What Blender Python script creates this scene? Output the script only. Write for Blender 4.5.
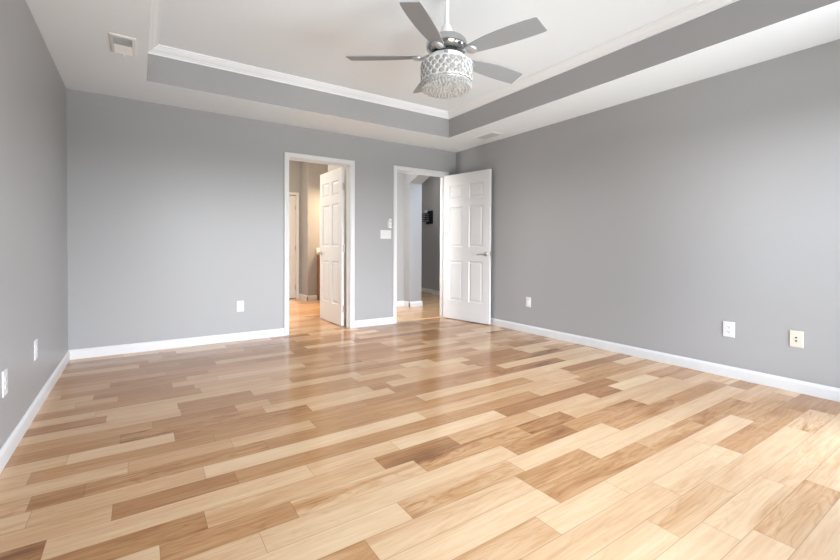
import bpy, bmesh, math, random
from mathutils import Vector, Matrix

random.seed(7)
scn = bpy.context.scene
for o in list(bpy.data.objects):
    bpy.data.objects.remove(o)

# ---------------------------------------------------------------- camera
cam_data = bpy.data.cameras.new('camera')
cam = bpy.data.objects.new('camera', cam_data)
scn.collection.objects.link(cam)
cam_data.sensor_width = 36.0
cam_data.lens = 17.965
cam_data.shift_y = (252.94 - 280.0) / 840.0
cam_data.clip_start = 0.02
_r = Vector((0.83093, -0.55636, 0.00387))
_u = Vector((0.00408, 0.01306, 0.99991))
_f = Vector((0.55636, 0.83084, -0.01312))
cam.matrix_world = Matrix(((_r.x, _u.x, -_f.x, 0.53833), (_r.y, _u.y, -_f.y, -4.90142),
                           (_r.z, _u.z, -_f.z, 1.0274), (0, 0, 0, 1)))
scn.camera = cam

# ---------------------------------------------------------------- world, daylight, exposure
world = bpy.data.worlds.new('sky')
scn.world = world
world.use_nodes = True
wn = world.node_tree
bg = wn.nodes['Background']
SKY_POWER = 26.0
tcw = wn.nodes.new('ShaderNodeTexCoord')
spw = wn.nodes.new('ShaderNodeSeparateXYZ')
wn.links.new(tcw.outputs['Generated'], spw.inputs[0])
mrw = wn.nodes.new('ShaderNodeMapRange')
mrw.inputs['From Min'].default_value = -1.0
mrw.inputs['From Max'].default_value = 1.0
wn.links.new(spw.outputs[2], mrw.inputs['Value'])
rpw = wn.nodes.new('ShaderNodeValToRGB')
GROUND, TREES, LOWSKY, ZENITH = (0.68, 0.69, 0.70), (0.13, 0.17, 0.17), (1.50, 1.52, 1.60), (0.60, 0.76, 0.95)
ew = rpw.color_ramp.elements
ew[0].position, ew[0].color = 0.0, (*GROUND, 1)
ew[1].position, ew[1].color = 1.0, (*ZENITH, 1)
for p_, c_ in ((0.38, GROUND), (0.46, TREES), (0.495, TREES), (0.515, LOWSKY), (0.585, LOWSKY), (0.66, ZENITH)):
    e_ = ew.new(p_)
    e_.color = (*c_, 1)
wn.links.new(mrw.outputs[0], rpw.inputs[0])
wn.links.new(rpw.outputs[0], bg.inputs[0])
bg.inputs[1].default_value = SKY_POWER


def area(name, loc, target, sx, sy, power, col, spread=180):
    d = bpy.data.lights.new(name, 'AREA')
    d.shape = 'RECTANGLE'
    d.size, d.size_y = sx, sy
    d.energy = power
    d.color = col
    d.spread = math.radians(spread)
    o = bpy.data.objects.new(name, d)
    scn.collection.objects.link(o)
    o.location = loc
    o.rotation_euler = (Vector(target) - Vector(loc)).to_track_quat('-Z', 'Y').to_euler()
    return o


ROOM_D = 5.32          # room depth behind the back wall (towards the camera)
W = 4.457              # room width
H = 2.44               # lower ceiling height
HT = 2.742             # raised tray ceiling
WINDOWS = [(0.95, 2.25), (2.95, 4.25)]
ADDED_SIDE_WINDOWS = [('left', -5.10, -4.60), ('right', -5.12, -4.25)]  # unseen windows added to bring more light onto the side walls
WZ0, WZ1 = 0.16, 2.12
WMID, WHT = (WZ0 + WZ1) / 2, WZ1 - WZ0


def sky_portal(loc, target, sx):
    o = area('window_sky_portal', loc, target, sx, WHT, 1.0, (1, 1, 1))
    o.data.cycles.is_portal = True


for wx0, wx1 in WINDOWS:
    sky_portal(((wx0 + wx1) / 2, -ROOM_D - 0.13, WMID), ((wx0 + wx1) / 2, 0, WMID), wx1 - wx0)
sky_portal((-0.13, -4.85, WMID), (3, -4.85, WMID), 0.5)
sky_portal((W + 0.13, -4.685, WMID), (0, -4.685, WMID), 0.87)
area('bath_vanity_lamp', (3.98, 2.50, 2.15), (3.3, 1.9, 0.4), 0.35, 0.12, 55, (1.0, 0.72, 0.45))
area('bath_door_fill', (1.00, 0.95, 1.5), (2.7, 0.9, 1.1), 0.8, 1.2, 19, (0.90, 0.98, 1.0))  # added cool fill for the open bathroom door; there is no window here
area('bath_warm_fill', (1.85, 1.90, 2.97), (2.2, 1.95, 0), 0.8, 0.8, 66, (1.0, 0.81, 0.60))  # added warm fill for the bathroom walls, no fixture
area('hall_pier_fill', (3.20, 0.26, 1.25), (4.4, 1.3, 1.2), 0.22, 1.9, 34, (1.0, 0.97, 0.93))  # added upright fill that evens out the arch pier; no real opening
area('hall_overhead_fill', (3.50, 0.72, 2.42), (3.8, 0.9, 0.0), 0.8, 0.8, 6, (1.0, 0.97, 0.88))  # added soft fill under the hall ceiling, without a fixture
area('far_room_fill', (5.0, 2.70, 2.55), (5.6, 2.4, 0.6), 0.4, 0.4, 7, (1.0, 0.92, 0.82))  # weak fill added out of view for the room past the arch

scn.view_settings.view_transform = 'Standard'
scn.view_settings.look = 'None'
scn.view_settings.gamma = 1.0
scn.view_settings.use_curve_mapping = False
scn.view_settings.exposure = 0.22
cy = scn.cycles
cy.use_denoising = True
cy.max_bounces = 12
cy.diffuse_bounces = 8
cy.glossy_bounces = 5
cy.transmission_bounces = 10
cy.transparent_max_bounces = 12
cy.sample_clamp_indirect = 4.0
cy.caustics_reflective = False
cy.caustics_refractive = False


# ---------------------------------------------------------------- materials
def mat(name, col, rough=0.5, metal=0.0, spec=0.5, bump=None, coat=0.0, coat_rough=0.1, trans=0.0, ior=1.45):
    m = bpy.data.materials.new(name)
    m.use_nodes = True
    nt = m.node_tree
    b = nt.nodes['Principled BSDF']
    b.inputs['Base Color'].default_value = (*col, 1)
    b.inputs['Roughness'].default_value = rough
    b.inputs['Metallic'].default_value = metal
    b.inputs['Specular IOR Level'].default_value = spec
    b.inputs['Coat Weight'].default_value = coat
    b.inputs['Coat Roughness'].default_value = coat_rough
    b.inputs['Transmission Weight'].default_value = trans
    b.inputs['IOR'].default_value = ior
    if bump:
        sc, st, det = bump
        tc = nt.nodes.new('ShaderNodeTexCoord')
        nz = nt.nodes.new('ShaderNodeTexNoise')
        nz.inputs['Scale'].default_value = sc
        nz.inputs['Detail'].default_value = det
        bp = nt.nodes.new('ShaderNodeBump')
        bp.inputs['Strength'].default_value = st
        bp.inputs['Distance'].default_value = 0.002
        nt.links.new(tc.outputs['Object'], nz.inputs['Vector'])
        nt.links.new(nz.outputs['Fac'], bp.inputs['Height'])
        nt.links.new(bp.outputs['Normal'], b.inputs['Normal'])
    return m


M_WALL = mat('grey_eggshell_paint', (0.330, 0.330, 0.334), 0.38, spec=0.5, bump=(90, 0.12, 3))
M_CEIL = mat('flat_white_ceiling_paint', (0.80, 0.858, 0.90), 0.8, spec=0.2, bump=(120, 0.15, 3))
M_TRIM = mat('white_semigloss_trim', (0.63, 0.63, 0.635), 0.35, spec=0.45)
M_CROWN = mat('white_crown_paint', (0.80, 0.825, 0.85), 0.4, spec=0.4)
M_DOOR = mat('white_door_paint', (0.635, 0.635, 0.64), 0.38, spec=0.45)
M_PLASTIC = mat('white_plastic', (0.64, 0.64, 0.65), 0.35)
M_CREAM = mat('cream_plastic', (0.60, 0.57, 0.49), 0.35)
M_DARK = mat('dark_slot', (0.02, 0.02, 0.02), 0.6)
M_NICKEL = mat('brushed_nickel', (0.50, 0.48, 0.45), 0.32, metal=1.0)
M_CHROME = mat('polished_chrome', (0.52, 0.525, 0.535), 0.12, metal=1.0)
M_SATIN = mat('satin_chrome', (0.62, 0.63, 0.65), 0.34, metal=0.8)
M_BLADE = mat('grey_fan_blade', (0.282, 0.298, 0.315), 0.5, spec=0.4)
M_WHITE_METAL = mat('white_enamel_metal', (0.80, 0.80, 0.80), 0.3)
M_VENT = mat('white_vent_metal', (0.78, 0.78, 0.77), 0.4)
M_VENT_DARK = mat('vent_throat', (0.70, 0.70, 0.70), 0.7)
M_BLACK = mat('black_lacquer', (0.012, 0.012, 0.013), 0.3)
M_GREYP = mat('grey_plastic', (0.30, 0.30, 0.31), 0.4)
M_BROWN = mat('brown_cabinet_wood', (0.22, 0.11, 0.055), 0.4)
M_STONE = mat('tan_stone', (0.50, 0.36, 0.24), 0.25)
M_RUBBER = mat('grey_rubber', (0.10, 0.10, 0.10), 0.6)
M_THRESH = mat('pale_oak_strip', (0.60, 0.40, 0.22), 0.3)
M_BULB = mat('frosted_bulb', (0.85, 0.84, 0.80), 0.4)


def glass_mat(name, col, alpha):
    m = bpy.data.materials.new(name)
    m.use_nodes = True
    nt = m.node_tree
    nt.nodes.clear()
    out = nt.nodes.new('ShaderNodeOutputMaterial')
    mix = nt.nodes.new('ShaderNodeMixShader')
    tr = nt.nodes.new('ShaderNodeBsdfTransparent')
    gl = nt.nodes.new('ShaderNodeBsdfGlossy')
    gl.inputs['Roughness'].default_value = 0.03
    tr.inputs['Color'].default_value = (*col, 1)
    fr = nt.nodes.new('ShaderNodeFresnel')
    fr.inputs['IOR'].default_value = 1.5
    mt = nt.nodes.new('ShaderNodeMath')
    mt.operation = 'ADD'
    mt.inputs[1].default_value = alpha
    nt.links.new(fr.outputs[0], mt.inputs[0])
    nt.links.new(mt.outputs[0], mix.inputs[0])
    nt.links.new(tr.outputs[0], mix.inputs[1])
    nt.links.new(gl.outputs[0], mix.inputs[2])
    nt.links.new(mix.outputs[0], out.inputs[0])
    return m


M_PANE = glass_mat('window_glass', (0.97, 0.98, 0.98), 0.0)
M_CRYSTAL = glass_mat('cut_crystal', (0.95, 0.95, 0.95), 0.10)


def add_milky(m, col, fac):
    nt = m.node_tree
    out = nt.nodes['Material Output']
    old = out.inputs[0].links[0].from_socket
    d = nt.nodes.new('ShaderNodeBsdfDiffuse')
    d.inputs['Color'].default_value = (*col, 1)
    t = nt.nodes.new('ShaderNodeBsdfTranslucent')
    t.inputs['Color'].default_value = (*col, 1)
    a = nt.nodes.new('ShaderNodeMixShader')
    a.inputs[0].default_value = 0.5
    nt.links.new(d.outputs[0], a.inputs[1])
    nt.links.new(t.outputs[0], a.inputs[2])
    x = nt.nodes.new('ShaderNodeMixShader')
    x.inputs[0].default_value = fac
    nt.links.new(old, x.inputs[1])
    nt.links.new(a.outputs[0], x.inputs[2])
    nt.links.new(x.outputs[0], out.inputs[0])


add_milky(M_CRYSTAL, (0.95, 0.95, 0.95), 0.55)
M_SETTING = mat('satin_silver', (0.88, 0.88, 0.88), 0.30, metal=0.3)
M_CRYSTAL_DISC = glass_mat('crystal_disc', (0.92, 0.92, 0.92), 0.14)
add_milky(M_CRYSTAL_DISC, (0.76, 0.76, 0.76), 0.48)


def floor_mat():
    m = bpy.data.materials.new('hickory_plank_floor')
    m.use_nodes = True
    nt = m.node_tree
    N, L = nt.nodes, nt.links
    b = N['Principled BSDF']

    def math_(op, a, c=None, clamp=False):
        n = N.new('ShaderNodeMath')
        n.operation = op
        n.use_clamp = clamp
        for i, v in enumerate((a, c)):
            if v is None:
                continue
            if isinstance(v, (int, float)):
                n.inputs[i].default_value = v
            else:
                L.new(v, n.inputs[i])
        return n.outputs[0]

    def mixc(fac, a, c, mode='MIX'):
        n = N.new('ShaderNodeMix')
        n.data_type = 'RGBA'
        n.blend_type = mode
        for k, v in ((0, fac), (6, a), (7, c)):
            if isinstance(v, (int, float)):
                n.inputs[k].default_value = v
            elif isinstance(v, tuple):
                n.inputs[k].default_value = v
            else:
                L.new(v, n.inputs[k])
        return n.outputs[2]

    uv = N.new('ShaderNodeUVMap'); uv.uv_map = 'UVMap'
    sep = N.new('ShaderNodeSeparateXYZ'); L.new(uv.outputs[0], sep.inputs[0])
    at = N.new('ShaderNodeAttribute'); at.attribute_name = 'plank'      # tone, figure, seed
    sa = N.new('ShaderNodeSeparateColor'); L.new(at.outputs['Color'], sa.inputs[0])
    tone, fig, seed = sa.outputs[0], sa.outputs[1], sa.outputs[2]
    ln = N.new('ShaderNodeAttribute'); ln.attribute_name = 'plank_len'
    U, V = sep.outputs[0], sep.outputs[1]
    # wood coordinates, shifted by the plank's own seed
    cmb = N.new('ShaderNodeCombineXYZ')
    L.new(math_('ADD', U, math_('MULTIPLY', seed, 37.0)), cmb.inputs[0])
    L.new(math_('ADD', V, math_('MULTIPLY', seed, 91.0)), cmb.inputs[1])
    L.new(math_('MULTIPLY', seed, 53.0), cmb.inputs[2])

    def noise(sx, sy, scale, detail, rough=0.55, dist=0.0):
        mp = N.new('ShaderNodeMapping')
        mp.inputs['Scale'].default_value = (sx, sy, 1)
        L.new(cmb.outputs[0], mp.inputs['Vector'])
        n = N.new('ShaderNodeTexNoise')
        n.inputs['Scale'].default_value = scale
        n.inputs['Detail'].default_value = detail
        n.inputs['Roughness'].default_value = rough
        n.inputs['Distortion'].default_value = dist
        L.new(mp.outputs[0], n.inputs['Vector'])
        return n.outputs['Fac']

    pores = noise(3.0, 90, 1.0, 4, 0.6)
    streak = noise(1.6, 17, 1.0, 3, 0.55, 0.6)
    figure = noise(2.0, 13, 1.0, 3, 0.5, 1.3)
    # cathedral rings: bands of a distorted field
    bands = math_('ABSOLUTE', math_('SINE', math_('MULTIPLY', figure, 20.0)))
    bands = math_('SUBTRACT', 1.0, bands)
    bands = math_('POWER', bands, 1.4)
    heart = noise(1.3, 9, 1.0, 2, 0.5, 1.0)
    ramp = N.new('ShaderNodeValToRGB')
    cr = ramp.color_ramp
    cr.elements[0].position = 0.0
    cr.elements[0].color = (0.20, 0.086, 0.036, 1)
    cr.elements[1].position = 1.0
    cr.elements[1].color = (0.73, 0.515, 0.318, 1)
    for p_, c_ in ((0.25, (0.340, 0.152, 0.060, 1)), (0.5, (0.495, 0.262, 0.116, 1)), (0.75, (0.635, 0.402, 0.228, 1))):
        e = cr.elements.new(p_)
        e.color = c_
    # local tone: plank tone, pulled down by dark heart streaks where the plank has figure
    hs = math_('MULTIPLY', math_('SUBTRACT', heart, 0.50, True), 3.2)
    t = math_('SUBTRACT', tone, math_('MULTIPLY', math_('MULTIPLY', hs, fig), 0.72))
    t = math_('SUBTRACT', t, math_('MULTIPLY', bands, math_('ADD', 0.035, math_('MULTIPLY', fig, 0.18))))
    t = math_('ADD', t, math_('MULTIPLY', math_('SUBTRACT', streak, 0.5), 0.36))
    t = math_('ADD', t, math_('MULTIPLY', math_('SUBTRACT', pores, 0.5), 0.36))
    L.new(t, ramp.inputs[0])
    # seams between planks
    vmin = math_('MINIMUM', V, math_('SUBTRACT', 0.1225, V))
    umin = math_('MINIMUM', U, math_('SUBTRACT', ln.outputs['Fac'], U))
    edge = math_('MINIMUM', vmin, umin)
    seam = math_('SUBTRACT', 1.0, math_('DIVIDE', edge, 0.0016), True)
    col = mixc(math_('MULTIPLY', seam, 0.62), ramp.outputs[0], (0.09, 0.045, 0.02, 1))
    L.new(col, b.inputs['Base Color'])
    L.new(math_('ADD', 0.15, math_('MULTIPLY', streak, 0.08)), b.inputs['Roughness'])
    b.inputs['Specular IOR Level'].default_value = 0.40
    b.inputs['Coat Weight'].default_value = 0.0
    bp = N.new('ShaderNodeBump')
    bp.inputs['Strength'].default_value = 0.10
    bp.inputs['Distance'].default_value = 0.001
    L.new(math_('SUBTRACT', streak, seam), bp.inputs['Height'])
    L.new(bp.outputs[0], b.inputs['Normal'])
    return m


M_FLOOR = floor_mat()


# ---------------------------------------------------------------- mesh helpers
class MB:
    """collects shapes and links them as one mesh object"""

    def __init__(self):
        self.bm = bmesh.new()

    def box(self, x0, x1, y0, y1, z0, z1, mi=0):
        v = [self.bm.verts.new(p) for p in ((x0, y0, z0), (x1, y0, z0), (x1, y1, z0), (x0, y1, z0),
                                            (x0, y0, z1), (x1, y0, z1), (x1, y1, z1), (x0, y1, z1))]
        for q in ((0, 3, 2, 1), (4, 5, 6, 7), (0, 1, 5, 4), (1, 2, 6, 5), (2, 3, 7, 6), (3, 0, 4, 7)):
            f = self.bm.faces.new([v[i] for i in q])
            f.material_index = mi
        return v

    def prism(self, prof, a, b, axis, mi=0):
        """prof: closed polygon of (p, q); extruded from a to b along axis.  axis x: (p,q)=(y,z); y: (x,z); z: (x,y)"""
        def P(p, q, t):
            return {'x': (t, p, q), 'y': (p, t, q), 'z': (p, q, t)}[axis]
        A = [self.bm.verts.new(P(p, q, a)) for p, q in prof]
        B = [self.bm.verts.new(P(p, q, b)) for p, q in prof]
        n = len(prof)
        fs = [self.bm.faces.new(A[::-1]), self.bm.faces.new(B)]
        for i in range(n):
            fs.append(self.bm.faces.new((A[i], A[(i + 1) % n], B[(i + 1) % n], B[i])))
        for f in fs:
            f.material_index = mi

    def loft(self, rings, closed=True, caps=True, mi=0):
        R = [[self.bm.verts.new(p) for p in r] for r in rings]
        n = len(R[0])
        for a, b in zip(R[:-1], R[1:]):
            for i in range(n if closed else n - 1):
                f = self.bm.faces.new((a[i], a[(i + 1) % n], b[(i + 1) % n], b[i]))
                f.material_index = mi
        if caps and closed:
            self.bm.faces.new(R[0][::-1]).material_index = mi
            self.bm.faces.new(R[-1]).material_index = mi

    def lathe(self, prof, c=(0, 0, 0), n=32, axis='z', mi=0, caps=True):
        """prof: list of (radius, height) along the axis"""
        rings = []
        for r, h in prof:
            ring = []
            for i in range(n):
                t = 2 * math.pi * i / n
                a, b = r * math.cos(t), r * math.sin(t)
                p = {'z': (a, b, h), 'y': (a, h, b), 'x': (h, a, b)}[axis]
                ring.append((p[0] + c[0], p[1] + c[1], p[2] + c[2]))
            rings.append(ring)
        self.loft(rings, True, caps, mi)

    def tube(self, pts, r, n=8, mi=0):
        pts = [Vector(p) for p in pts]
        rings = []
        for i, p in enumerate(pts):
            d = (pts[min(i + 1, len(pts) - 1)] - pts[max(i - 1, 0)]).normalized()
            a = d.orthogonal().normalized() if i == 0 else (a - d * a.dot(d)).normalized()
            b = d.cross(a)
            rr = r[i] if isinstance(r, (list, tuple)) else r
            rings.append([tuple(p + (a * math.cos(2 * math.pi * k / n) + b * math.sin(2 * math.pi * k / n)) * rr) for k in range(n)])
        self.loft(rings, True, True, mi)

    def torus(self, c, R, r, n=48, k=8, mi=0):
        rings = []
        for i in range(n):
            t = 2 * math.pi * i / n
            rings.append([self.bm.verts.new((c[0] + (R + r * math.cos(2 * math.pi * j / k)) * math.cos(t),
                                             c[1] + (R + r * math.cos(2 * math.pi * j / k)) * math.sin(t),
                                             c[2] + r * math.sin(2 * math.pi * j / k))) for j in range(k)])
        for i in range(n):
            a, b = rings[i], rings[(i + 1) % n]
            for j in range(k):
                self.bm.faces.new((a[j], b[j], b[(j + 1) % k], a[(j + 1) % k])).material_index = mi

    def build(self, name, m, parent=None, bevel=0.0, smooth=False, loc=None, rotz=0.0, seg=2):
        bmesh.ops.recalc_face_normals(self.bm, faces=self.bm.faces[:])
        me = bpy.data.meshes.new(name)
        self.bm.to_mesh(me)
        self.bm.free()
        for mm in (m if isinstance(m, (list, tuple)) else [m]):
            me.materials.append(mm)
        o = bpy.data.objects.new(name, me)
        scn.collection.objects.link(o)
        if parent:
            o.parent = parent
        if loc:
            o.location = loc
        o.rotation_euler.z = rotz
        if smooth:
            for p in me.polygons:
                p.use_smooth = True
            try:
                me.set_sharp_from_angle(angle=math.radians(40))
            except Exception:
                pass
        if bevel:
            b = o.modifiers.new('bevel', 'BEVEL')
            b.width = bevel
            b.segments = seg
            b.limit_method = 'ANGLE'
            b.angle_limit = math.radians(40)
        return o


def tag(o, label=None, cat=None, group=None, kind=None):
    if label:
        o['label'] = label
    if cat:
        o['category'] = cat
    if group:
        o['group'] = group
    if kind:
        o['kind'] = kind
    return o


def empty(name, loc, rotz=0.0):
    o = bpy.data.objects.new(name, None)
    scn.collection.objects.link(o)
    o.empty_display_size = 0.1
    o.location = loc
    o.rotation_euler.z = rotz
    return o


def copy_tree(o, parent=None):
    c = o.copy()
    scn.collection.objects.link(c)
    if parent:
        c.parent = parent
        c.matrix_parent_inverse = o.matrix_parent_inverse.copy()
    for ch in list(o.children):
        copy_tree(ch, c)
    return c


# ---------------------------------------------------------------- floor
PW, Y0 = 0.1225, -4.44
# rows read from the photograph: row index -> [(end of plank along the wall, tone, figure), ...]
ROWS = {
    -1: [(3.037, 0.76, 0.12)],
    0: [(2.402, 0.76, 0.12), (2.998, 0.6, 0.7), (3.626, 0.72, 0.3)],
    1: [(2.293, 0.8, 0.12), (2.868, 0.8, 0.5)],
    2: [(2.132, 0.78, 0.12), (2.613, 0.72, 0.6), (3.652, 0.74, 0.12)],
    3: [(2.406, 0.71, 0.2), (3.043, 0.85, 0.5), (3.486, 0.45, 0.5), (4.009, 0.45, 0.6)],
    4: [(1.792, 0.66, 0.5), (2.241, 0.8, 0.12), (3.006, 0.8, 0.12), (3.577, 0.78, 0.12), (4.312, 0.5, 0.8)],
    5: [(1.944, 0.84, 0.2), (2.718, 0.49, 0.7), (3.265, 0.6, 0.7), (3.916, 0.42, 0.9), (4.56, 0.62, 0.12)],
    6: [(1.191, 0.5, 0.6), (1.94, 0.73, 0.5), (2.404, 0.5, 0.7), (3.17, 0.81, 0.12), (4.199, 0.75, 0.12)],
    7: [(1.396, 0.84, 0.12), (2.008, 0.63, 0.8), (2.793, 0.85, 0.12), (3.537, 0.5, 0.9), (4.23, 0.38, 0.12)],
    8: [(0.892, 0.72, 0.2), (2.095, 0.76, 0.2), (2.578, 0.42, 0.8), (3.312, 0.46, 0.8), (4.641, 0.66, 0.12)],
    9: [(0.592, 0.8, 0.12), (1.039, 0.48, 0.5), (1.632, 0.72, 0.6), (2.333, 0.57, 0.9), (2.73, 0.45, 0.9), (4.06, 0.71, 0.12), (4.778, 0.5, 0.12)],
    10: [(0.742, 0.47, 0.6), (1.482, 0.68, 0.2), (1.927, 0.42, 0.5), (2.556, 0.6, 0.4), (3.159, 0.72, 0.12)],
    11: [(1.188, 0.75, 0.12), (1.635, 0.72, 0.12), (2.395, 0.8, 0.12), (3.599, 0.37, 0.12)],
    12: [(0.447, 0.66, 0.12), (0.893, 0.42, 0.12), (2.099, 0.46, 0.12), (2.85, 0.45, 0.12), (3.365, 0.7, 0.12), (4.653, 0.55, 0.4)],
    13: [(0.188, 0.72, 0.2), (0.78, 0.66, 0.12), (1.971, 0.82, 0.12), (3.181, 0.68, 0.12)],
    14: [(0.169, 0.7, 0.6), (0.342, 0.42, 0.25), (1.08, 0.47, 0.8), (1.817, 0.46, 0.12), (3.059, 0.5, 0.12), (3.513, 0.72, 0.2), (4.257, 0.38, 0.12)],
    15: [(0.491, 0.72, 0.3), (0.936, 0.6, 0.12), (1.373, 0.71, 0.3), (2.124, 0.5, 0.12), (2.872, 0.75, 0.12)],
    16: [(0.13, 0.72, 0.2), (0.869, 0.51, 0.12), (1.775, 0.5, 0.12), (2.558, 0.46, 0.12), (2.964, 0.48, 0.12)],
    17: [(0.246, 0.72, 0.12), (0.692, 0.77, 0.12), (1.436, 0.47, 0.7), (2.041, 0.75, 0.12)],
    18: [(0.45, 0.46, 0.12), (1.188, 0.5, 0.8), (1.933, 0.72, 0.2), (2.088, 0.45, 0.12), (2.581, 0.7, 0.12)],
    19: [(0.598, 0.55, 0.12), (1.046, 0.45, 0.12), (1.253, 0.62, 0.12), (2.286, 0.49, 0.12), (2.919, 0.7, 0.12)],
    20: [(0.748, 0.72, 0.12), (1.926, 0.48, 0.2), (2.544, 0.7, 0.12)],
    21: [(0.371, 0.42, 0.12), (0.741, 0.75, 0.12), (1.192, 0.45, 0.12), (1.751, 0.75, 0.12)],
    22: [(0.312, 0.72, 0.2), (1.501, 0.72, 0.12), (3.363, 0.44, 0.12)],
    23: [(0.898, 0.49, 0.12), (1.392, 0.7, 0.12), (2.304, 0.62, 0.12)],
    24: [(0.193, 0.72, 0.2), (0.415, 0.65, 0.12), (0.869, 0.48, 0.2), (1.58, 0.65, 0.12)],
    25: [(0.277, 0.72, 0.2), (0.736, 0.42, 0.12)],
    26: [(0.093, 0.72, 0.2), (0.839, 0.5, 0.12), (2.002, 0.65, 0.12), (3.071, 0.42, 0.12)],
    27: [(0.356, 0.65, 0.12), (1.002, 0.45, 0.12)],
    28: [(2.684, 0.42, 0.12)],
    29: [(0.59, 0.5, 0.12)],
    30: [(0.837, 0.5, 0.12)],
    32: [(2.438, 0.5, 0.12)],
}


def build_floor():
    bm = bmesh.new()
    uvl = bm.loops.layers.uv.new('UVMap')
    cl = bm.faces.layers.float_color.new('plank')
    ll = bm.faces.layers.float.new('plank_len')
    rnd = random.Random(11)
    X0, X1 = -0.14, 6.3
    k0 = -8
    k1 = int((4.0 - Y0) / PW) + 1
    for k in range(k0, k1):
        ya = Y0 + k * PW
        yb = ya + PW
        segs = []
        x = X0 - rnd.random() * 0.6
        if k in ROWS and ROWS[k][0][0] - x > 1.5:
            # the first board that was read starts well inside the row: lay boards up to it
            while ROWS[k][0][0] - x > 1.3:
                ln = rnd.uniform(0.5, 0.95)
                segs.append((x, x + ln, rnd.choice((0.42, 0.5, 0.6, 0.7)), rnd.choice((0.1, 0.3, 0.6))))
                x += ln
        if k in ROWS:
            for xe, tn, fg in ROWS[k]:
                if k >= 9:
                    tn = 0.62 + (tn - 0.62) * 1.25
                else:
                    tn, fg = min(0.88, tn + 0.05), fg * 0.75
                segs.append((x, xe, tn, fg))
                x = xe
        last = 0.5
        while x < X1:
            ln = rnd.choice((0.3, 0.42, 0.5, 0.62, 0.75, 0.9, 1.05, 1.2)) * rnd.uniform(0.9, 1.1)
            while True:
                tn = rnd.choice((0.36, 0.4, 0.44, 0.5, 0.55, 0.62, 0.7, 0.8, 0.86, 0.92)) + rnd.uniform(-0.05, 0.05)
                if abs(tn - last) > 0.08:
                    break
            last = tn
            fg = rnd.choice((0, 0, 0.1, 0.2, 0.3, 0.6, 0.9))
            if k > 36:
                tn, fg = 0.5 + 0.3 * tn, fg * 0.3
            segs.append((x, x + ln, tn, fg))
            x += ln
        for xa, xb, tn, fg in segs:
            v = [bm.verts.new(p) for p in ((xa, ya, 0), (xb, ya, 0), (xb, yb, 0), (xa, yb, 0))]
            f = bm.faces.new(v)
            ln = xb - xa
            for lp, q in zip(f.loops, ((0, 0), (ln, 0), (ln, PW), (0, PW))):
                lp[uvl].uv = q
            f[cl] = (tn, fg, rnd.random(), 1)
            f[ll] = ln
    # underside slab so the floor has a thickness
    me = bpy.data.meshes.new('floor')
    bm.to_mesh(me)
    bm.free()
    me.materials.append(M_FLOOR)
    o = bpy.data.objects.new('floor', me)
    scn.collection.objects.link(o)
    tag(o, 'glossy hickory plank floor of mixed pale and brown boards', 'floor', kind='structure')


build_floor()

# ---------------------------------------------------------------- walls
WT = 0.115
D1 = (1.987, 2.752, 2.062)      # left doorway: x0, x1, head height (inside of the jamb)
D2 = (3.440, 4.257, 2.070)      # right doorway
JT = 0.016                       # jamb board thickness


def wall(name, boxes, label, m=M_WALL):
    b = MB()
    for bx in boxes:
        b.box(*bx)
    return tag(b.build(name, m), label, 'wall', kind='structure')


TOP = 3.05
wall('wall_back', [(-0.12, D1[0] - JT, 0, WT, 0, TOP), (D1[1] + JT, D2[0] - JT, 0, WT, 0, TOP), (D2[1] + JT, W + 0.12, 0, WT, 0, TOP),
                   (D1[0] - JT, D1[1] + JT, 0, WT, D1[2] + JT, TOP), (D2[0] - JT, D2[1] + JT, 0, WT, D2[2] + JT, TOP)],
     'grey far wall with the two open doorways')
(_, la, lb), (_, ra, rb_) = ADDED_SIDE_WINDOWS
for nm, xa, xb, ya, yb, lab in (('wall_left', -0.12, 0, la, lb, 'grey wall at the left with two outlets seen edge-on'),
                                ('wall_right', W, W + 0.12, ra, rb_, 'long grey wall at the right with three cover plates')):
    wall(nm, [(xa, xb, -ROOM_D - 0.12, ya, 0, HT + 0.2), (xa, xb, yb, 0, 0, HT + 0.2), (xa, xb, ya, yb, 0, WZ0), (xa, xb, ya, yb, WZ1, HT + 0.2)], lab)
rb = [(0, WINDOWS[0][0], -ROOM_D - 0.12, -ROOM_D, 0, HT + 0.2), (WINDOWS[0][1], WINDOWS[1][0], -ROOM_D - 0.12, -ROOM_D, 0, HT + 0.2),
      (WINDOWS[1][1], W, -ROOM_D - 0.12, -ROOM_D, 0, HT + 0.2)]
for a_, b_ in WINDOWS:
    rb += [(a_, b_, -ROOM_D - 0.12, -ROOM_D, 0, WZ0), (a_, b_, -ROOM_D - 0.12, -ROOM_D, WZ1, HT + 0.2)]
wall('wall_rear', rb, 'grey wall behind the viewer with two windows')
WIN = [(WINDOWS[0], (-ROOM_D, 'y'), 0, 'behind the viewer, nearer the left wall'), (WINDOWS[1], (-ROOM_D, 'y'), 0, 'behind the viewer, nearer the right wall'),
       ((la, lb), (0, 'x'), -math.pi / 2, 'added unseen in the left wall to light the right wall'), ((ra, rb_), (W, 'x'), math.pi / 2, 'added unseen in the right wall to light the left wall')]
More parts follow.
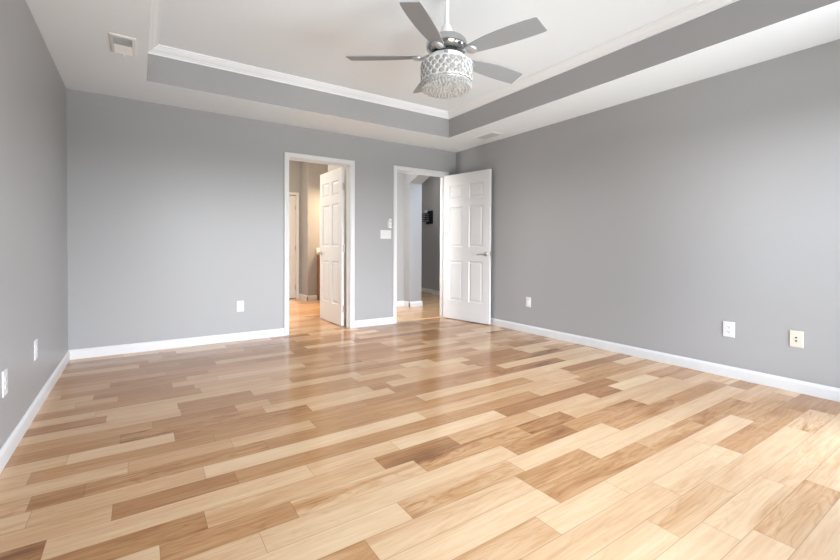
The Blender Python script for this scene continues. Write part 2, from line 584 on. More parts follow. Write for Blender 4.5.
for i, ((a_, b_), (pos, ax), rz, where) in enumerate(WIN):
    mid = (a_ + b_) / 2
    w = empty('window_%d' % (i + 1), (mid, pos, WZ0) if ax == 'y' else (pos, mid, WZ0), rz)
    tag(w, 'white framed window ' + where, 'window', kind='structure')
    hw, hh = (b_ - a_) / 2, WZ1 - WZ0
    m = MB()
    for bx in ((-hw, -hw + 0.04, -0.09, -0.03, 0, hh), (hw - 0.04, hw, -0.09, -0.03, 0, hh), (-hw, hw, -0.09, -0.03, 0, 0.04),
               (-hw, hw, -0.09, -0.03, hh - 0.04, hh), (-hw, hw, -0.085, -0.035, hh / 2 - 0.02, hh / 2 + 0.02)):
        m.box(*bx)
    m.build('window_frame', M_TRIM, w)
    m = MB()
    m.box(-hw + 0.04, hw - 0.04, -0.062, -0.058, 0.04, hh - 0.04)
    m.build('pane', M_PANE, w)
    m = MB()
    for bx in ((-hw - 0.06, -hw, 0, 0.016, -0.06, hh + 0.06), (hw, hw + 0.06, 0, 0.016, -0.06, hh + 0.06), (-hw, hw, 0, 0.016, hh, hh + 0.06), (-hw, hw, 0, 0.03, -0.06, 0)):
        m.box(*bx)
    m.build('window_casing', M_TRIM, w)

# ---------------------------------------------------------------- tray ceiling and crown moulding
TL, TR, TB, TF = 0.596, W - 0.601, -0.608, -ROOM_D + 0.61
m = MB()
m.box(-0.02, TL, -ROOM_D - 0.02, 0.02, H, H + 0.02)
m.box(TR, W + 0.02, -ROOM_D - 0.02, 0.02, H, H + 0.02)
m.box(TL, TR, TB, 0.02, H, H + 0.02)
m.box(TL, TR, -ROOM_D - 0.02, TF, H, H + 0.02)
m.box(TL - 0.04, TR + 0.04, TF - 0.04, TB + 0.04, HT, HT + 0.02)
tag(m.build('ceiling', M_CEIL), 'white tray ceiling with a lower border and a raised centre', 'ceiling', kind='structure')
e_ = 0.0006
wall('wall_tray_back', [(TL - 0.04, TR + 0.04, TB - e_, TB + 0.02, H + e_, HT)], 'grey riser of the tray ceiling above the far wall')
wall('wall_tray_right', [(TR - e_, TR + 0.02, TF, TB, H + e_, HT)], 'grey riser of the tray ceiling along the right wall')
wall('wall_tray_left', [(TL - 0.02, TL + e_, TF, TB, H + e_, HT)], 'grey riser of the tray ceiling along the left wall')
wall('wall_tray_front', [(TL - 0.04, TR + 0.04, TF - 0.02, TF + e_, H + e_, HT)], 'grey riser of the tray ceiling over the viewer')
# crown: profile (out from the riser, z), swept round the rectangle with mitred corners
CR = [(0, 2.676), (0.010, 2.676), (0.012, 2.686), (0.022, 2.690), (0.026, 2.696), (0.040, 2.703), (0.054, 2.715), (0.060, 2.722),
      (0.066, 2.724), (0.068, 2.730), (0.080, 2.732), (0.082, HT), (0, HT)]
m = MB()
rings = []
for d_, z_ in CR:
    rings.append([(TL + d_, TF + d_, z_), (TR - d_, TF + d_, z_), (TR - d_, TB - d_, z_), (TL + d_, TB - d_, z_)])
m.loft(rings, True, False)
tag(m.build('trim_1', M_CROWN), 'white crown moulding round the raised tray ceiling', 'crown moulding', kind='structure')

# ---------------------------------------------------------------- baseboards
BBH, BBT = 0.088, 0.014


def bb_profile(sign=1, base=0.0):
    return [(base, 0.0), (base + sign * BBT, 0.0), (base + sign * BBT, BBH - 0.022), (base + sign * (BBT - 0.003), BBH - 0.012),
            (base + sign * (BBT - 0.008), BBH - 0.004), (base + sign * 0.004, BBH), (base, BBH)]


def baseboard(name, runs, label):
    m = MB()
    for ax, a_, b_, sign, base in runs:
        m.prism(bb_profile(sign, base), a_, b_, ax)
    return tag(m.build(name, M_TRIM), label, 'baseboard', kind='structure')


CW = 0.060                       # casing width
baseboard('baseboard_back', [('x', 0.0, D1[0] - CW, -1, 0.0), ('x', D1[1] + CW, D2[0] - CW, -1, 0.0), ('x', D2[1] + CW, W, -1, 0.0)],
          'white baseboard along the foot of the far wall')
baseboard('baseboard_left', [('y', -ROOM_D, -BBT, 1, 0.0)], 'white baseboard along the left wall')
baseboard('baseboard_right', [('y', -ROOM_D, -BBT, -1, W)], 'white baseboard along the long right wall')
baseboard('baseboard_rear', [('x', BBT, W - BBT, 1, -ROOM_D)], 'white baseboard behind the viewer')


# ---------------------------------------------------------------- door casings with jambs
def casing(name, D, label, faces, room_stop):
    x0, x1, zh = D
    m = MB()
    # jamb boards and stops
    m.box(x0 - JT, x0, -0.002, WT + 0.002, 0, zh)
    m.box(x1, x1 + JT, -0.002, WT + 0.002, 0, zh)
    m.box(x0 - JT, x1 + JT, -0.002, WT + 0.002, zh, zh + JT)
    s0, s1 = room_stop
    m.box(x0, x0 + 0.011, s0, s1, 0, zh)
    m.box(x1 - 0.011, x1, s0, s1, 0, zh)
    m.box(x0, x1, s0, s1, zh - 0.011, zh)
    # casing profile: (distance out from the opening, projection)
    prof = [(0.004, 0.0), (0.004, 0.009), (0.008, 0.012), (0.016, 0.012), (0.020, 0.015), (0.046, 0.018), (0.056, 0.018), (CW + 0.0, 0.013), (CW + 0.0, 0.0)]
    for y_, s in faces:
        rings = []
        for q, p in prof:
            yy = y_ + s * p
            rings.append([(x0 - q, yy, 0.0), (x0 - q, yy, zh + q), (x1 + q, yy, zh + q), (x1 + q, yy, 0.0)])
        m.loft(rings, False, False)
    return tag(m.build(name, M_TRIM), label, 'door casing', kind='structure')


casing('trim_2', D1, 'white casing round the left doorway', ((0.0, -1), (WT, 1)), (0.045, 0.078))
casing('trim_3', D2, 'white casing round the right doorway', ((0.0, -1), (WT, 1)), (0.040, 0.072))
m = MB()
m.prism([(0.045, 0.0), (0.052, 0.005), (0.098, 0.005), (0.105, 0.0)], D2[0], D2[1], 'x')
tag(m.build('trim_4', M_THRESH), 'pale wooden threshold strip across the right doorway', 'threshold', kind='structure')


# ---------------------------------------------------------------- six-panel doors
def door_slab(w, h, t=0.035):
    """slab from x=0 (hinge) to x=w, thickness y=-t..0, six raised panels on both faces"""
    m = MB()
    bm = m.bm
    st, ms = 0.108 * w / 0.81, 0.112 * w / 0.81
    pw = (w - 2 * st - ms) / 2
    xs = [0, st, st + pw, st + pw + ms, w - st, w]
    zs = [0, 0.262, 0.830, 1.022, 1.590, 1.700, 1.895, h]
    for y_, s in ((0.0, 1), (-t, -1)):
        for i in range(5):
            for j in range(7):
                xa, xb, za, zb = xs[i], xs[i + 1], zs[j], zs[j + 1]
                if i in (1, 3) and j in (1, 3, 5):
                    prev = None
                    for ins, dep in ((0, 0), (0.003, -0.005), (0.008, -0.0115), (0.015, -0.0125), (0.019, -0.0125), (0.040, -0.003), (0.044, -0.003)):
                        r = [bm.verts.new(p) for p in ((xa + ins, y_ + s * dep, za + ins), (xb - ins, y_ + s * dep, za + ins),
                                                       (xb - ins, y_ + s * dep, zb - ins), (xa + ins, y_ + s * dep, zb - ins))]
                        if prev:
                            for k in range(4):
                                bm.faces.new((prev[k], prev[(k + 1) % 4], r[(k + 1) % 4], r[k]))
                        prev = r
                    bm.faces.new(prev)
                else:
                    bm.faces.new([bm.verts.new(p) for p in ((xa, y_, za), (xb, y_, za), (xb, y_, zb), (xa, y_, zb))])
    for q in (((0, 0), (0, h)), ((w, 0), (w, h))):
        x_ = q[0][0]
        bm.faces.new([bm.verts.new(p) for p in ((x_, 0, 0), (x_, -t, 0), (x_, -t, h), (x_, 0, h))])
    for z_ in (0, h):
        bm.faces.new([bm.verts.new(p) for p in ((0, 0, z_), (w, 0, z_), (w, -t, z_), (0, -t, z_))])
    bmesh.ops.remove_doubles(bm, verts=bm.verts[:], dist=0.0002)
    return m


def lever(parent, x, z, t=0.035, toward=-1, both=True):
    """lever handle with round rose on each face, its arm pointing to the hinge"""
    for y_, s in ((0.0, 1), (-t, -1)) if both else ((-t, -1),):
        m = MB()
        m.lathe([(0.031, 0.0), (0.031, 0.004), (0.027, 0.009), (0.013, 0.012), (0.011, 0.020), (0.011, 0.045), (0.013, 0.050), (0.010, 0.056), (0.0005, 0.057)]
                if s > 0 else [(0.0005, -0.057), (0.010, -0.056), (0.013, -0.050), (0.011, -0.045), (0.011, -0.020), (0.013, -0.012), (0.027, -0.009), (0.031, -0.004), (0.031, 0.0)],
                (x, y_, z), 24, 'y')
        yy = y_ + s * 0.046
        m.tube([(x, yy, z), (x + toward * 0.03, yy + s * 0.002, z + 0.001), (x + toward * 0.07, yy + s * 0.001, z - 0.003), (x + toward * 0.115, yy - s * 0.008, z - 0.010)],
               [0.011, 0.0095, 0.008, 0.006], 10)
        m.build('door_handle', M_NICKEL, parent, smooth=True)


def hinge(parent, z, y, mt):
    m = MB()
    m.lathe([(0.0065, z - 0.045), (0.0065, z + 0.045)], (-0.002, y, 0), 12)
    m.lathe([(0.0045, z + 0.045), (0.0075, z + 0.047), (0.003, z + 0.053)], (-0.002, y, 0), 12)
    m.box(-0.003, -0.0004, y - 0.032 if y > 0 else y, y if y > 0 else y + 0.034, z - 0.044, z + 0.044)
    m.build('hinge', mt, parent, smooth=True)


def door(name, w, loc, angle, label, knuckle_y, h=2.030, both=True):
    d = empty(name, loc, angle)
    tag(d, label, 'door', kind='structure')
    door_slab(w, h).build('door_panel', M_DOOR, d, smooth=False)
    lever(d, w - 0.062, 0.935)
    for z in (0.22, 1.00, 1.80):
        hinge(d, z, knuckle_y, M_NICKEL)
    m = MB()
    m.box(w, w + 0.0015, -0.030, -0.005, 0.905, 0.965)
    m.lathe([(0.007, w), (0.007, w + 0.007), (0.004, w + 0.009)], (0, -0.0175, 0.935), 12, 'x')
    m.build('latch', M_NICKEL, d)
    return d


# right door: hinged on the right jamb, swung into the room towards the right wall
PHI = math.radians(11.0)
# local +x points from hinge to free edge; local y=0 face is the one turned to the right wall
door('door_1', 0.812, (4.221 + 0.0355 * math.cos(PHI), -0.020 + 0.0355 * math.sin(PHI), 0.012), -math.pi / 2 + PHI,
     'white six-panel door standing open against the right wall', 0.004, 2.052)
# left door: hinged on the right jamb, swung away into the bathroom
PSI = math.radians(90.7)
door('door_2', 0.752, (2.698, 0.135, 0.012), PSI,
     'white six-panel door swung open into the bathroom', -0.039, 2.044)

# ---------------------------------------------------------------- bathroom beyond the left doorway
BY, BX = 3.02, 3.235            # facing wall, projecting corner
CY = 3.42                        # closet wall further back
wall('wall_bath_facing', [(BX, 4.62, BY, BY + 0.12, 0, TOP)], 'warm lit bathroom wall beyond the left doorway')
wall('wall_bath_return', [(BX, BX + 0.12, BY + 0.12, CY, 0, TOP)], 'short wall return beside the closet door')
wall('wall_bath_closet', [(3.135, 3.36, CY, CY + 0.12, 0, TOP), (0.7, 2.33, CY, CY + 0.12, 0, TOP), (2.33, 3.135, CY, CY + 0.12, 2.06, TOP), (2.25, 3.20, CY + 0.12, CY + 0.16, 0, TOP)], 'bathroom wall holding the closet door')
wall('wall_bath_left', [(0.7, 0.82, WT, CY, 0, TOP)], 'bathroom wall to the left of the doorway')
wall('wall_bath_right', [(3.05, 3.15, WT, 1.51, 0, TOP), (4.50, 4.62, 1.51, BY, 0, TOP)], 'wall between bathroom and hall')
baseboard('baseboard_bath', [('x', BX - BBT, 3.415, -1, BY), ('y', BY - BBT, CY, -1, BX), ('x', 3.195, BX - BBT, -1, CY)], 'white baseboard in the bathroom beyond the left doorway')
m = MB()
rings = []
for q, p in [(0.004, 0.0), (0.004, 0.010), (0.02, 0.014), (0.055, 0.017), (0.060, 0.012), (0.060, 0.0)]:
    rings.append([(2.372 - q, CY - p, 0.0), (2.372 - q, CY - p, 2.05 + q), (3.134 + q, CY - p, 2.05 + q), (3.134 + q, CY - p, 0.0)])
m.loft(rings, False, False)
tag(m.build('trim_5', M_TRIM), 'white casing round the closed closet door in the bathroom', 'door casing', kind='structure')
dc = empty('door_3', (3.132, CY + 0.001, 0.012), math.pi)
tag(dc, 'closed cream white closet door in the bathroom beyond the left doorway', 'door', kind='structure')
door_slab(0.758, 2.030).build('door_panel', M_DOOR, dc, loc=(0, 0, 0))
for z in (0.22, 1.00, 1.80):
    m = MB()
    m.lathe([(0.0065, z - 0.045), (0.0065, z + 0.045)], (0.0, 0.008, 0), 12)
    m.box(0.0, 0.022, -0.001, 0.003, z - 0.045, z + 0.045)
    m.build('hinge', M_NICKEL, dc, smooth=True)
lever(dc, 0.69, 0.935)

# vanity
v = empty('bathroom_vanity', (3.405, BY, 0))
tag(v, 'brown wooden vanity cabinet half hidden behind the open bathroom door', 'vanity')
m = MB(); m.box(0.012, 1.06, -0.53, -0.002, 0.09, 0.87); m.box(0.03, 1.05, -0.46, -0.002, 0.0, 0.09)
m.build('cabinet_body', M_BROWN, v, bevel=0.003)
m = MB(); m.box(0, 1.075, -0.555, -0.002, 0.87, 0.905); m.build('countertop', M_STONE, v, bevel=0.004)
m = MB(); m.box(0, 1.075, -0.022, -0.002, 0.906, 1.01); m.build('backsplash', M_PLASTIC, v, bevel=0.003)
for i in range(2):
    m = MB(); m.box(0.03 + i * 0.51, 0.53 + i * 0.51, -0.548, -0.531, 0.12, 0.84)
    dd = m.build('cabinet_door', M_BROWN, v, bevel=0.004)
    m = MB(); m.lathe([(0.004, -0.565), (0.014, -0.572), (0.016, -0.580), (0.008, -0.588)], (0.48 + i * 0.11, 0, 0.74), 16, 'y'); m.lathe([(0.006, -0.567), (0.006, -0.548)], (0.48 + i * 0.11, 0, 0.74), 12, 'y')
    m.build('cabinet_knob', M_NICKEL, dd, smooth=True)

# ---------------------------------------------------------------- hall and room beyond the right doorway
HX, HX2, HY = 4.412, 4.656, 1.385
A0, A1 = 0.22, 1.20             # arch opening along y
wall('wall_hall_end', [(3.15, HX2, HY, HY + 0.12, 0, TOP)], 'pale grey hall end wall beyond the right doorway')
m = MB()
m.box(HX, HX2, A1, HY, 0, TOP)
m.box(HX, HX2, WT, A0, 0, TOP)
zc = [(A0, 2.14), (A0 + 0.11, 2.187), (A0 + 0.25, 2.235), (A0 + 0.38, 2.265), (A0 + 0.49, 2.275), (A1 - 0.38, 2.265), (A1 - 0.25, 2.235), (A1 - 0.11, 2.187), (A1, 2.14)]
m.prism([(A0, TOP)] + zc + [(A1, TOP)], HX, HX2, 'x')
tag(m.build('wall_hall_arch', M_WALL), 'thick hall wall with an arched opening beyond the right doorway', 'wall', kind='structure')
baseboard('baseboard_hall', [('x', 3.15, HX, -1, HY), ('y', A1 - BBT, HY, -1, HX), ('x', HX - BBT, HX2 + BBT, -1, A1)], 'white baseboard in the hall beyond the right doorway')
FX = 6.02
wall('wall_dining_far', [(FX, FX + 0.12, -0.6, 4.2, 0, TOP), (FX - 0.10, FX, -0.6, 2.62, 0, TOP)], 'dark grey wall of the far room seen through the arch')
wall('wall_dining_side', [(HX2, FX, 4.05, 4.17, 0, TOP), (W + 0.12, FX, -0.6, -0.5, 0, TOP), (HX2, HX2 + 0.1, HY + 0.12, 4.05, 0, TOP)], 'side walls of the far room beyond the arch')
baseboard('baseboard_dining', [('y', 2.62, 4.05, -1, FX), ('y', -0.5, 2.62 + BBT, -1, FX - 0.10)], 'white baseboard in the far room beyond the arch')
m = MB()
m.box(0.7, 6.2, WT, 4.2, TOP - 0.04, TOP)
m.box(3.15, HX2, WT, HY, 2.44, 2.47)
tag(m.build('ceiling_beyond', M_CEIL), 'white ceiling of the rooms beyond the two doorways', 'ceiling', kind='structure')

# black wall organiser on the dining wall
k = empty('wall_organizer', (FX, 2.86, 1.72))
tag(k, 'small black wall organizer with a pale cup, seen through the arch', 'wall organizer')
m = MB(); m.box(-0.018, -0.001, -0.16, 0.16, -0.16, 0.14); m.build('backboard', M_BLACK, k, bevel=0.002)
m = MB(); m.box(-0.13, -0.018, 0.02, 0.15, -0.11, 0.08)
bx = m.build('pocket', M_BLACK, k, bevel=0.003)
m = MB()
for i in range(4):
    m.box(-0.132, -0.130, 0.035, 0.135, -0.09 + i * 0.042, -0.074 + i * 0.042)
    m.box(-0.125, -0.03, 0.018, 0.020, -0.09 + i * 0.042, -0.074 + i * 0.042)
m.build('slat', M_GREYP, bx)
m = MB(); m.lathe([(0.020, 0.081), (0.034, 0.10), (0.036, 0.14), (0.030, 0.145), (0.028, 0.11)], (-0.075, 0.075, 0), 20)
m.build('cup', M_PLASTIC, k, smooth=True)


# ---------------------------------------------------------------- wall plates (built facing -y, at x,z = 0)
def plate(name, w, h, loc, rotz, label, cat, group=None, kind='duplex', m_=M_PLASTIC):
    o = empty(name, loc, rotz)
    tag(o, label, cat, group)
    m = MB()
    hw, hh = w / 2, h / 2
    rings = []
    for ins, d in ((0, 0), (0, 0.004), (0.0025, 0.006)):
        rings.append([(-hw + ins, -d, -hh + ins), (hw - ins, -d, -hh + ins), (hw - ins, -d, hh - ins), (-hw + ins, -d, hh - ins)])
    m.loft(rings)
    m.build('cover_plate', m_, o)
    if kind == 'duplex':
        for zc_ in (-0.0195, 0.0195):
            m = MB()
            pr = []
            for i in range(24):
                t = 2 * math.pi * i / 24
                pr.append((0.0172 * math.cos(t), max(-0.0135, min(0.0135, 0.0172 * math.sin(t))) + zc_))
            m.prism(pr, -0.0085, -0.005, 'y')
            s = m.build('socket', m_, o)
            m = MB()
            m.box(-0.0075, -0.0055, -0.0089, -0.0084, zc_ - 0.001, zc_ + 0.008)
            m.box(0.0055, 0.0075, -0.0089, -0.0084, zc_ - 0.001, zc_ + 0.007)
            m.lathe([(0.0026, -0.0089), (0.0026, -0.0084)], (0, 0, zc_ - 0.007), 10, 'y')
            m.build('slot', M_DARK, s)
        m = MB(); m.lathe([(0.001, -0.0075), (0.003, -0.007), (0.003, -0.0055)], (0, 0, 0), 10, 'y'); m.build('screw', m_, o)
    elif kind == 'decora':
        m = MB(); m.box(-0.0165, 0.0165, -0.009, -0.005, -0.033, 0.033); s = m.build('socket', M_VENT, o, bevel=0.0012)
        for zc_ in (-0.018, 0.018):
            m = MB()
            m.box(-0.0075, -0.0055, -0.0094, -0.0088, zc_ - 0.002, zc_ + 0.007)
            m.box(0.0055, 0.0075, -0.0094, -0.0088, zc_ - 0.002, zc_ + 0.006)
            m.build('slot', M_DARK, s)
    elif kind == 'jack':
        for zc_ in (-0.012, 0.012):
            m = MB(); m.box(-0.009, 0.009, -0.0078, -0.0055, zc_ - 0.008, zc_ + 0.008); s = m.build('jack', m_, o, bevel=0.001)
            m = MB(); m.box(-0.006, 0.006, -0.0083, -0.0077, zc_ - 0.005, zc_ + 0.004); m.build('port', M_DARK, s)
        for zc_ in (-0.042, 0.042):
            m = MB()
            m.lathe([(0.001, -0.0075), (0.003, -0.007), (0.003, -0.0055)], (0, 0, zc_), 10, 'y')
            m.build('screw', m_, o)
    elif kind == 'switch3':
        for xc in (-0.046, 0.0, 0.046):
            m = MB(); m.box(xc - 0.0075, xc + 0.0075, -0.0068, -0.0055, -0.0165, 0.0165); m.build('toggle_slot', M_VENT_DARK, o)
        for xc in (-0.046, 0.0, 0.046):
            m = MB()
            m.prism([(-0.0055, -0.010), (-0.0065, -0.012), (-0.013, 0.004), (-0.012, 0.008), (-0.0055, 0.011)], xc - 0.005, xc + 0.005, 'x')
            m.build('toggle', m_, o)
        for xc in (-0.046, 0.0, 0.046):
            for zc_ in (-0.030, 0.030):
                m = MB()
                m.lathe([(0.001, -0.0075), (0.003, -0.007), (0.003, -0.0055)], (xc, 0, zc_), 10, 'y')
                m.build('screw', M_VENT, o)
    return o


R_ = -math.pi / 2     # faces -x  (right wall)
L_ = math.pi / 2      # faces +x  (left wall)
plate('wall_outlet', 0.074, 0.120, (1.455, 0, 0.376), 0, 'white duplex outlet on the far wall left of the doorways', 'outlet')
plate('wall_outlet', 0.074, 0.117, (W, -1.418, 0.371), R_, 'white outlet low on the right wall just past the open door', 'outlet', None, 'decora')
plate('wall_outlet', 0.080, 0.120, (W, -3.498, 0.382), R_, 'white duplex outlet on the right wall, left of the cream jack plate', 'outlet')
plate('jack_plate', 0.076, 0.117, (W, -3.913, 0.380), R_, 'cream wall plate with two dark jacks, on the right wall', 'jack plate', None, 'jack', M_CREAM)
plate('wall_outlet', 0.074, 0.120, (0, -1.42, 0.385), L_, 'white outlet on the left wall nearer the far corner', 'outlet')
plate('wall_outlet', 0.074, 0.124, (0, -2.146, 0.375), L_, 'white outlet on the left wall cut by the picture edge', 'outlet')
plate('light_switch', 0.163, 0.116, (3.268, 0, 1.198), 0, 'white triple toggle switch plate between the two doorways', 'light switch', None, 'switch3')

# fan remote in its wall cradle above the switch
o = empty('fan_remote', (3.326, 0, 1.346))
tag(o, 'small white fan remote in a cradle above the triple switch', 'remote control')
m = MB(); m.box(-0.026, 0.026, -0.006, 0, -0.060, 0.035); m.box(-0.026, 0.026, -0.026, -0.006, -0.060, -0.045); m.build('cradle', M_VENT, o, bevel=0.002)
m = MB(); m.box(-0.021, 0.021, -0.024, -0.007, -0.044, 0.062); rm = m.build('remote_body', M_PLASTIC, o, bevel=0.005, seg=3)
for i in range(2):
    m = MB(); m.lathe([(0.008, -0.026), (0.0085, -0.0235)], (0, 0, 0.030 - i * 0.028), 16, 'y'); m.build('button', M_GREYP if i == 0 else M_VENT, rm)

# door stop on the right baseboard behind the open door
m = MB()
m.lathe([(0.013, W - BBT), (0.013, W - BBT - 0.004), (0.005, W - BBT - 0.006), (0.005, W - BBT - 0.05)][::-1], (0, -0.80, 0.05), 14, 'x')
o = m.build('door_stop', M_NICKEL, smooth=True)
tag(o, 'small nickel door stop on the right baseboard behind the open door', 'door stop')
m = MB(); m.lathe([(0.0005, W - BBT - 0.064), (0.008, W - BBT - 0.062), (0.009, W - BBT - 0.050)], (0, -0.80, 0.05), 14, 'x'); m.build('rubber_tip', M_RUBBER, o, smooth=True)


# ---------------------------------------------------------------- ceiling registers
def register(loc, lx, ly, label, two_way):
    """supply register on the lower ceiling, facing down, long side along y"""
    o = empty('ceiling_vent', loc)
    tag(o, label, 'vent')
    m = MB()
    hx, hy, b = lx / 2, ly / 2, 0.022
    rings = []
    for ins, d in ((0, 0.0), (0, -0.004), (0.003, -0.006), (b, -0.010), (b, -0.002)):
        rings.append([(-hx + ins, -hy + ins, d), (hx - ins, -hy + ins, d), (hx - ins, hy - ins, d), (-hx + ins, hy - ins, d)])
    m.loft(rings, True, False)
    m.build('vent_frame', M_VENT, o)
    m = MB(); m.box(-hx + b, hx - b, -hy + b, hy - b, -0.003, -0.0005); m.build('vent_throat', M_VENT_DARK, o)
    n = 14
    for half, s in ((0, 1), (1, -1)):
        m = MB()
        y0, y1 = (-hy + b, -0.003) if half == 0 else (0.003, hy - b)
        for i in range(7):
            yc = y0 + (y1 - y0) * (i + 0.5) / 7
            d = 0.011 * (s if two_way else 1)
            t = 0.0012
            m.prism([(yc - d, -0.012), (yc - d + t, -0.0125), (yc + d + t, -0.0035), (yc + d, -0.003)], -hx + b, hx - b, 'x')
        m.build('louver', M_VENT, o)
    m = MB(); m.tube([(0.0, hy - 0.012, -0.006), (0.0, hy - 0.006, -0.024)], 0.003, 8); m.build('damper_lever', M_VENT, o)
    return o


register((0.450, -1.28, H), 0.150, 0.320, 'white ceiling register near the left wall', True)
register((4.205, -0.965, H), 0.190, 0.350, 'white ceiling register over the open right door', False)

# ---------------------------------------------------------------- ceiling fan
FXc, FYc = 2.243, -2.666
fan = empty('ceiling_fan', (FXc, FYc, 0))
tag(fan, 'chrome ceiling fan with five grey blades and a crystal drum light', 'ceiling fan')
m = MB()
m.lathe([(0.066, HT), (0.068, HT - 0.006), (0.064, HT - 0.022), (0.045, HT - 0.050), (0.022, HT - 0.062), (0.016, HT - 0.064)][::-1], n=32)
m.build('canopy', M_WHITE_METAL, fan, smooth=True)
m = MB(); m.lathe([(0.0140, 2.49), (0.0140, HT - 0.05)], n=20); m.build('downrod', M_WHITE_METAL, fan, smooth=True)
m = MB(); m.lathe([(0.062, 2.417), (0.060, 2.428), (0.048, 2.440), (0.040, 2.460), (0.031, 2.487), (0.021, 2.506), (0.015, 2.512)], n=28)
m.build('neck_cover', M_WHITE_METAL, fan, smooth=True)
m = MB()
m.lathe([(0.085, 2.318), (0.110, 2.322), (0.122, 2.330), (0.134, 2.343), (0.138, 2.360), (0.137, 2.376), (0.130, 2.395), (0.116, 2.409), (0.098, 2.417), (0.050, 2.421)], n=56)
mh = m.build('motor_housing', M_CHROME, fan, smooth=True)
m = MB(); m.lathe([(0.094, 2.296), (0.096, 2.300), (0.096, 2.319), (0.088, 2.320)], n=48); m.build('vent_gap', M_DARK, mh, smooth=True)


def blade_mesh(pitch):
    """along +x, ccw edge (+y) lower"""
    R0, R1 = 0.168, 0.660
    wpts = [(0.168, 0.074), (0.20, 0.088), (0.25, 0.106), (0.32, 0.123), (0.40, 0.134), (0.50, 0.139), (0.58, 0.137), (0.645, 0.130), (0.660, 0.122)]
    m = MB()
    bm = m.bm
    top, bot = [], []
    cp, sp = math.cos(pitch), math.sin(pitch)
    rows = []
    for r, w in wpts:
        row = []
        for s in (-1, 1):
            c = 0.004 * math.sin((r - R0) / (R1 - R0) * math.pi)
            y = s * w / 2 - c
            rr = r + (0.006 * s if r > 0.64 else 0)
            for dz in (0.003, -0.003):
                yy, zz = y * cp + dz * sp, -y * sp + dz * cp
                row.append((rr, yy, zz))
        rows.append([row[0], row[2], row[3], row[1]])
    m.loft(rows)
    return m


def bracket_mesh(pitch):
    m = MB()
    cp, sp = math.cos(pitch), math.sin(pitch)
    # arm from the hub ring to the blade root
    secs = [(0.075, 0.020, 0.000, 0.020), (0.110, 0.022, 0.0, 0.012), (0.150, 0.030, 0.5, -0.004), (0.185, 0.034, 1.0, -0.008), (0.215, 0.030, 1.0, -0.008), (0.232, 0.014, 1.0, -0.007)]
    rings = []
    for x, hw, tw, z0 in secs:
        a = pitch * tw
        ring = []
        for y, z in ((-hw, 0.0035), (hw, 0.0035), (hw, -0.0025), (-hw, -0.0025)):
            ring.append((x, y * math.cos(a) + z * math.sin(a), -y * math.sin(a) + z * math.cos(a) + z0))
        rings.append(ring)
    m.loft(rings)
    # domed medallion under the blade root
    prof = [(0.038, -0.004), (0.038, -0.009), (0.034, -0.015), (0.024, -0.020), (0.010, -0.022), (0.001, -0.0225)]
    rings = []
    for r, h in prof:
        ring = []
        for i in range(24):
            t = 2 * math.pi * i / 24
            x, y, z = 0.190 + r * math.cos(t), r * math.sin(t), h
            ring.append((x, y * cp + z * sp, -y * sp + z * cp))
        rings.append(ring)
    m.loft(rings)
    return m


P_ = math.radians(13)
TH0 = math.radians(143.6)
b0 = blade_mesh(P_).build('fan_blade', M_BLADE, fan, bevel=0.002)
br0 = bracket_mesh(P_).build('blade_bracket', M_SATIN, b0, smooth=True)
tag(br0, 'chrome bracket')
for i in range(5):
    b = b0 if i == 0 else b0.copy()
    if i:
        scn.collection.objects.link(b)
        c = br0.copy()
        scn.collection.objects.link(c)
        c.parent = b
    b.parent = fan
    b.location = (0, 0, 2.297)
    b.rotation_euler.z = TH0 + i * 2 * math.pi / 5

# light kit: white collar, two chrome rings per tier, crystal lattice drum and crystal-filled lower tier
m = MB(); m.lathe([(0.060, 2.262), (0.118, 2.262), (0.122, 2.266), (0.122, 2.288), (0.116, 2.292), (0.060, 2.294)], n=48); m.build('light_collar', M_WHITE_METAL, fan, smooth=True)
m = MB(); m.box(-0.012, 0.012, -0.006, 0.006, 2.266, 2.288)
sw = m.build('pull_switch', M_GREYP, fan, bevel=0.002)
az = math.radians(231)
sw.location = (0.124 * math.cos(az), 0.124 * math.sin(az), 0)
sw.rotation_euler.z = az + math.pi / 2
RU, RL = 0.168, 0.160
ZT, ZM, ZB = 2.240, 2.128, 2.084
for rr, zz in ((RU, ZT), (RU, ZM), (RL, ZM - 0.012)):
    m = MB(); m.torus((0, 0, zz), rr, 0.0024, 64, 8); m.build('drum_ring', M_SETTING, fan, smooth=True)


def bead(bm_, c, r, squash=(1, 1, 1), n=6, frame=None):
    """faceted crystal: double pyramid with a girdle"""
    c = Vector(c)
    ax = frame or (Vector((1, 0, 0)), Vector((0, 1, 0)), Vector((0, 0, 1)))
    def P(a, b, d):
        return c + ax[0] * a * squash[0] + ax[1] * b * squash[1] + ax[2] * d * squash[2]
    rings = []
    for rad, h in ((0.45, 0.8), (1.0, 0.25), (1.0, -0.25), (0.45, -0.8)):
        rings.append([bm_.verts.new(P(r * rad * math.cos(2 * math.pi * i / n), r * rad * math.sin(2 * math.pi * i / n), r * h)) for i in range(n)])
    for a, b in zip(rings[:-1], rings[1:]):
        for i in range(n):
            bm_.faces.new((a[i], a[(i + 1) % n], b[(i + 1) % n], b[i]))
    bm_.faces.new(rings[0][::-1])
    bm_.faces.new(rings[-1])


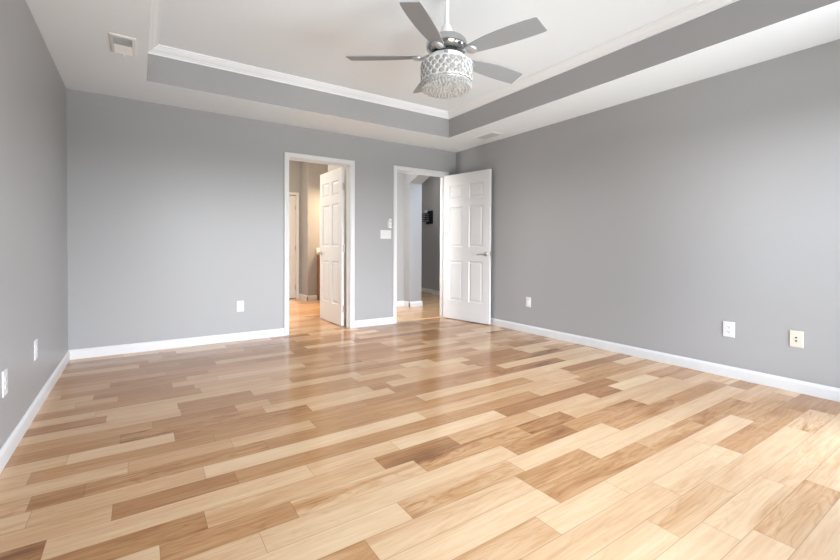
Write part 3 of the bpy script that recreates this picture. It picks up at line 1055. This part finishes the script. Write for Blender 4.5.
# upper drum: staggered rows of round crystals set in chrome rings
m = MB()
mr = MB()
ROWN, COLN = 4, 22
for j in range(ROWN):
    zz = ZT - 0.016 - j * (ZT - ZM - 0.032) / (ROWN - 1)
    for i in range(COLN):
        t = 2 * math.pi * (i + 0.5 * (j % 2)) / COLN
        rad = Vector((math.cos(t), math.sin(t), 0))
        tan = Vector((-math.sin(t), math.cos(t), 0))
        up = Vector((0, 0, 1))
        c = rad * RU + up * zz
        bead(m.bm, c, 0.0165, (1, 1, 0.45), 8, (tan, up, rad))
        # chrome ring round the crystal
        ring = []
        kk = 10
        for q in range(kk):
            a = 2 * math.pi * q / kk
            ctr = c + (tan * math.cos(a) + up * math.sin(a)) * 0.0225
            e1 = (tan * math.cos(a) + up * math.sin(a))
            ring.append([mr.bm.verts.new(ctr + e1 * 0.0019 * math.cos(2 * math.pi * w_ / 4) + rad * 0.0019 * math.sin(2 * math.pi * w_ / 4)) for w_ in range(4)])
        for q in range(kk):
            a_, b_ = ring[q], ring[(q + 1) % kk]
            for w_ in range(4):
                mr.bm.faces.new((a_[w_], b_[w_], b_[(w_ + 1) % 4], a_[(w_ + 1) % 4]))
tag(m.build('crystal_band', M_CRYSTAL_DISC, fan), 'clear cut crystals', kind='stuff')
tag(mr.build('crystal_setting', M_SETTING, fan, smooth=True), 'chrome ring lattice', kind='stuff')
# lower tier: hanging crystals over the whole underside
m = MB()
rg = random.Random(3)
ring_r = [0.0, 0.022, 0.044, 0.066, 0.088, 0.110, 0.132, 0.150, 0.160]
for r in ring_r:
    n = max(1, int(2 * math.pi * r / 0.021))
    edge_z = ZB - 0.014 * (1 - (r / 0.16) ** 2)
    for i in range(n):
        t = 2 * math.pi * (i + rg.random() * 0.5) / n
        top = ZM - 0.016
        levels = (0, 1, 2, 3) if r > 0.155 else ((0, 1) if r > 0.12 else (0,))
        for lv in levels:
            z = edge_z + lv * 0.0185 + rg.uniform(-0.003, 0.003)
            if z > top:
                continue
            bead(m.bm, (r * math.cos(t), r * math.sin(t), z), 0.0098, (1, 1, 1.15), 6)
tag(m.build('hanging_crystal', M_CRYSTAL, fan), 'clear hanging crystals', kind='stuff')
# plate that carries the strands, and bulbs
m = MB(); m.lathe([(0.02, ZT - 0.004), (RU - 0.004, ZT - 0.004), (RU - 0.004, ZT), (0.02, ZT)], n=48); m.build('top_plate', M_WHITE_METAL, fan, smooth=True)
bulb = MB(); bulb.lathe([(0.008, 2.262), (0.014, 2.245), (0.024, 2.215), (0.026, 2.195), (0.018, 2.172), (0.002, 2.164)], n=20)
b0 = bulb.build('bulb', M_BULB, fan, smooth=True)
for i in range(3):
    b = b0 if i == 0 else b0.copy()
    if i:
        scn.collection.objects.link(b)
        b.parent = fan
    t = 2 * math.pi * i / 3 + 0.5
    b.location = (0.075 * math.cos(t), 0.075 * math.sin(t), 0)
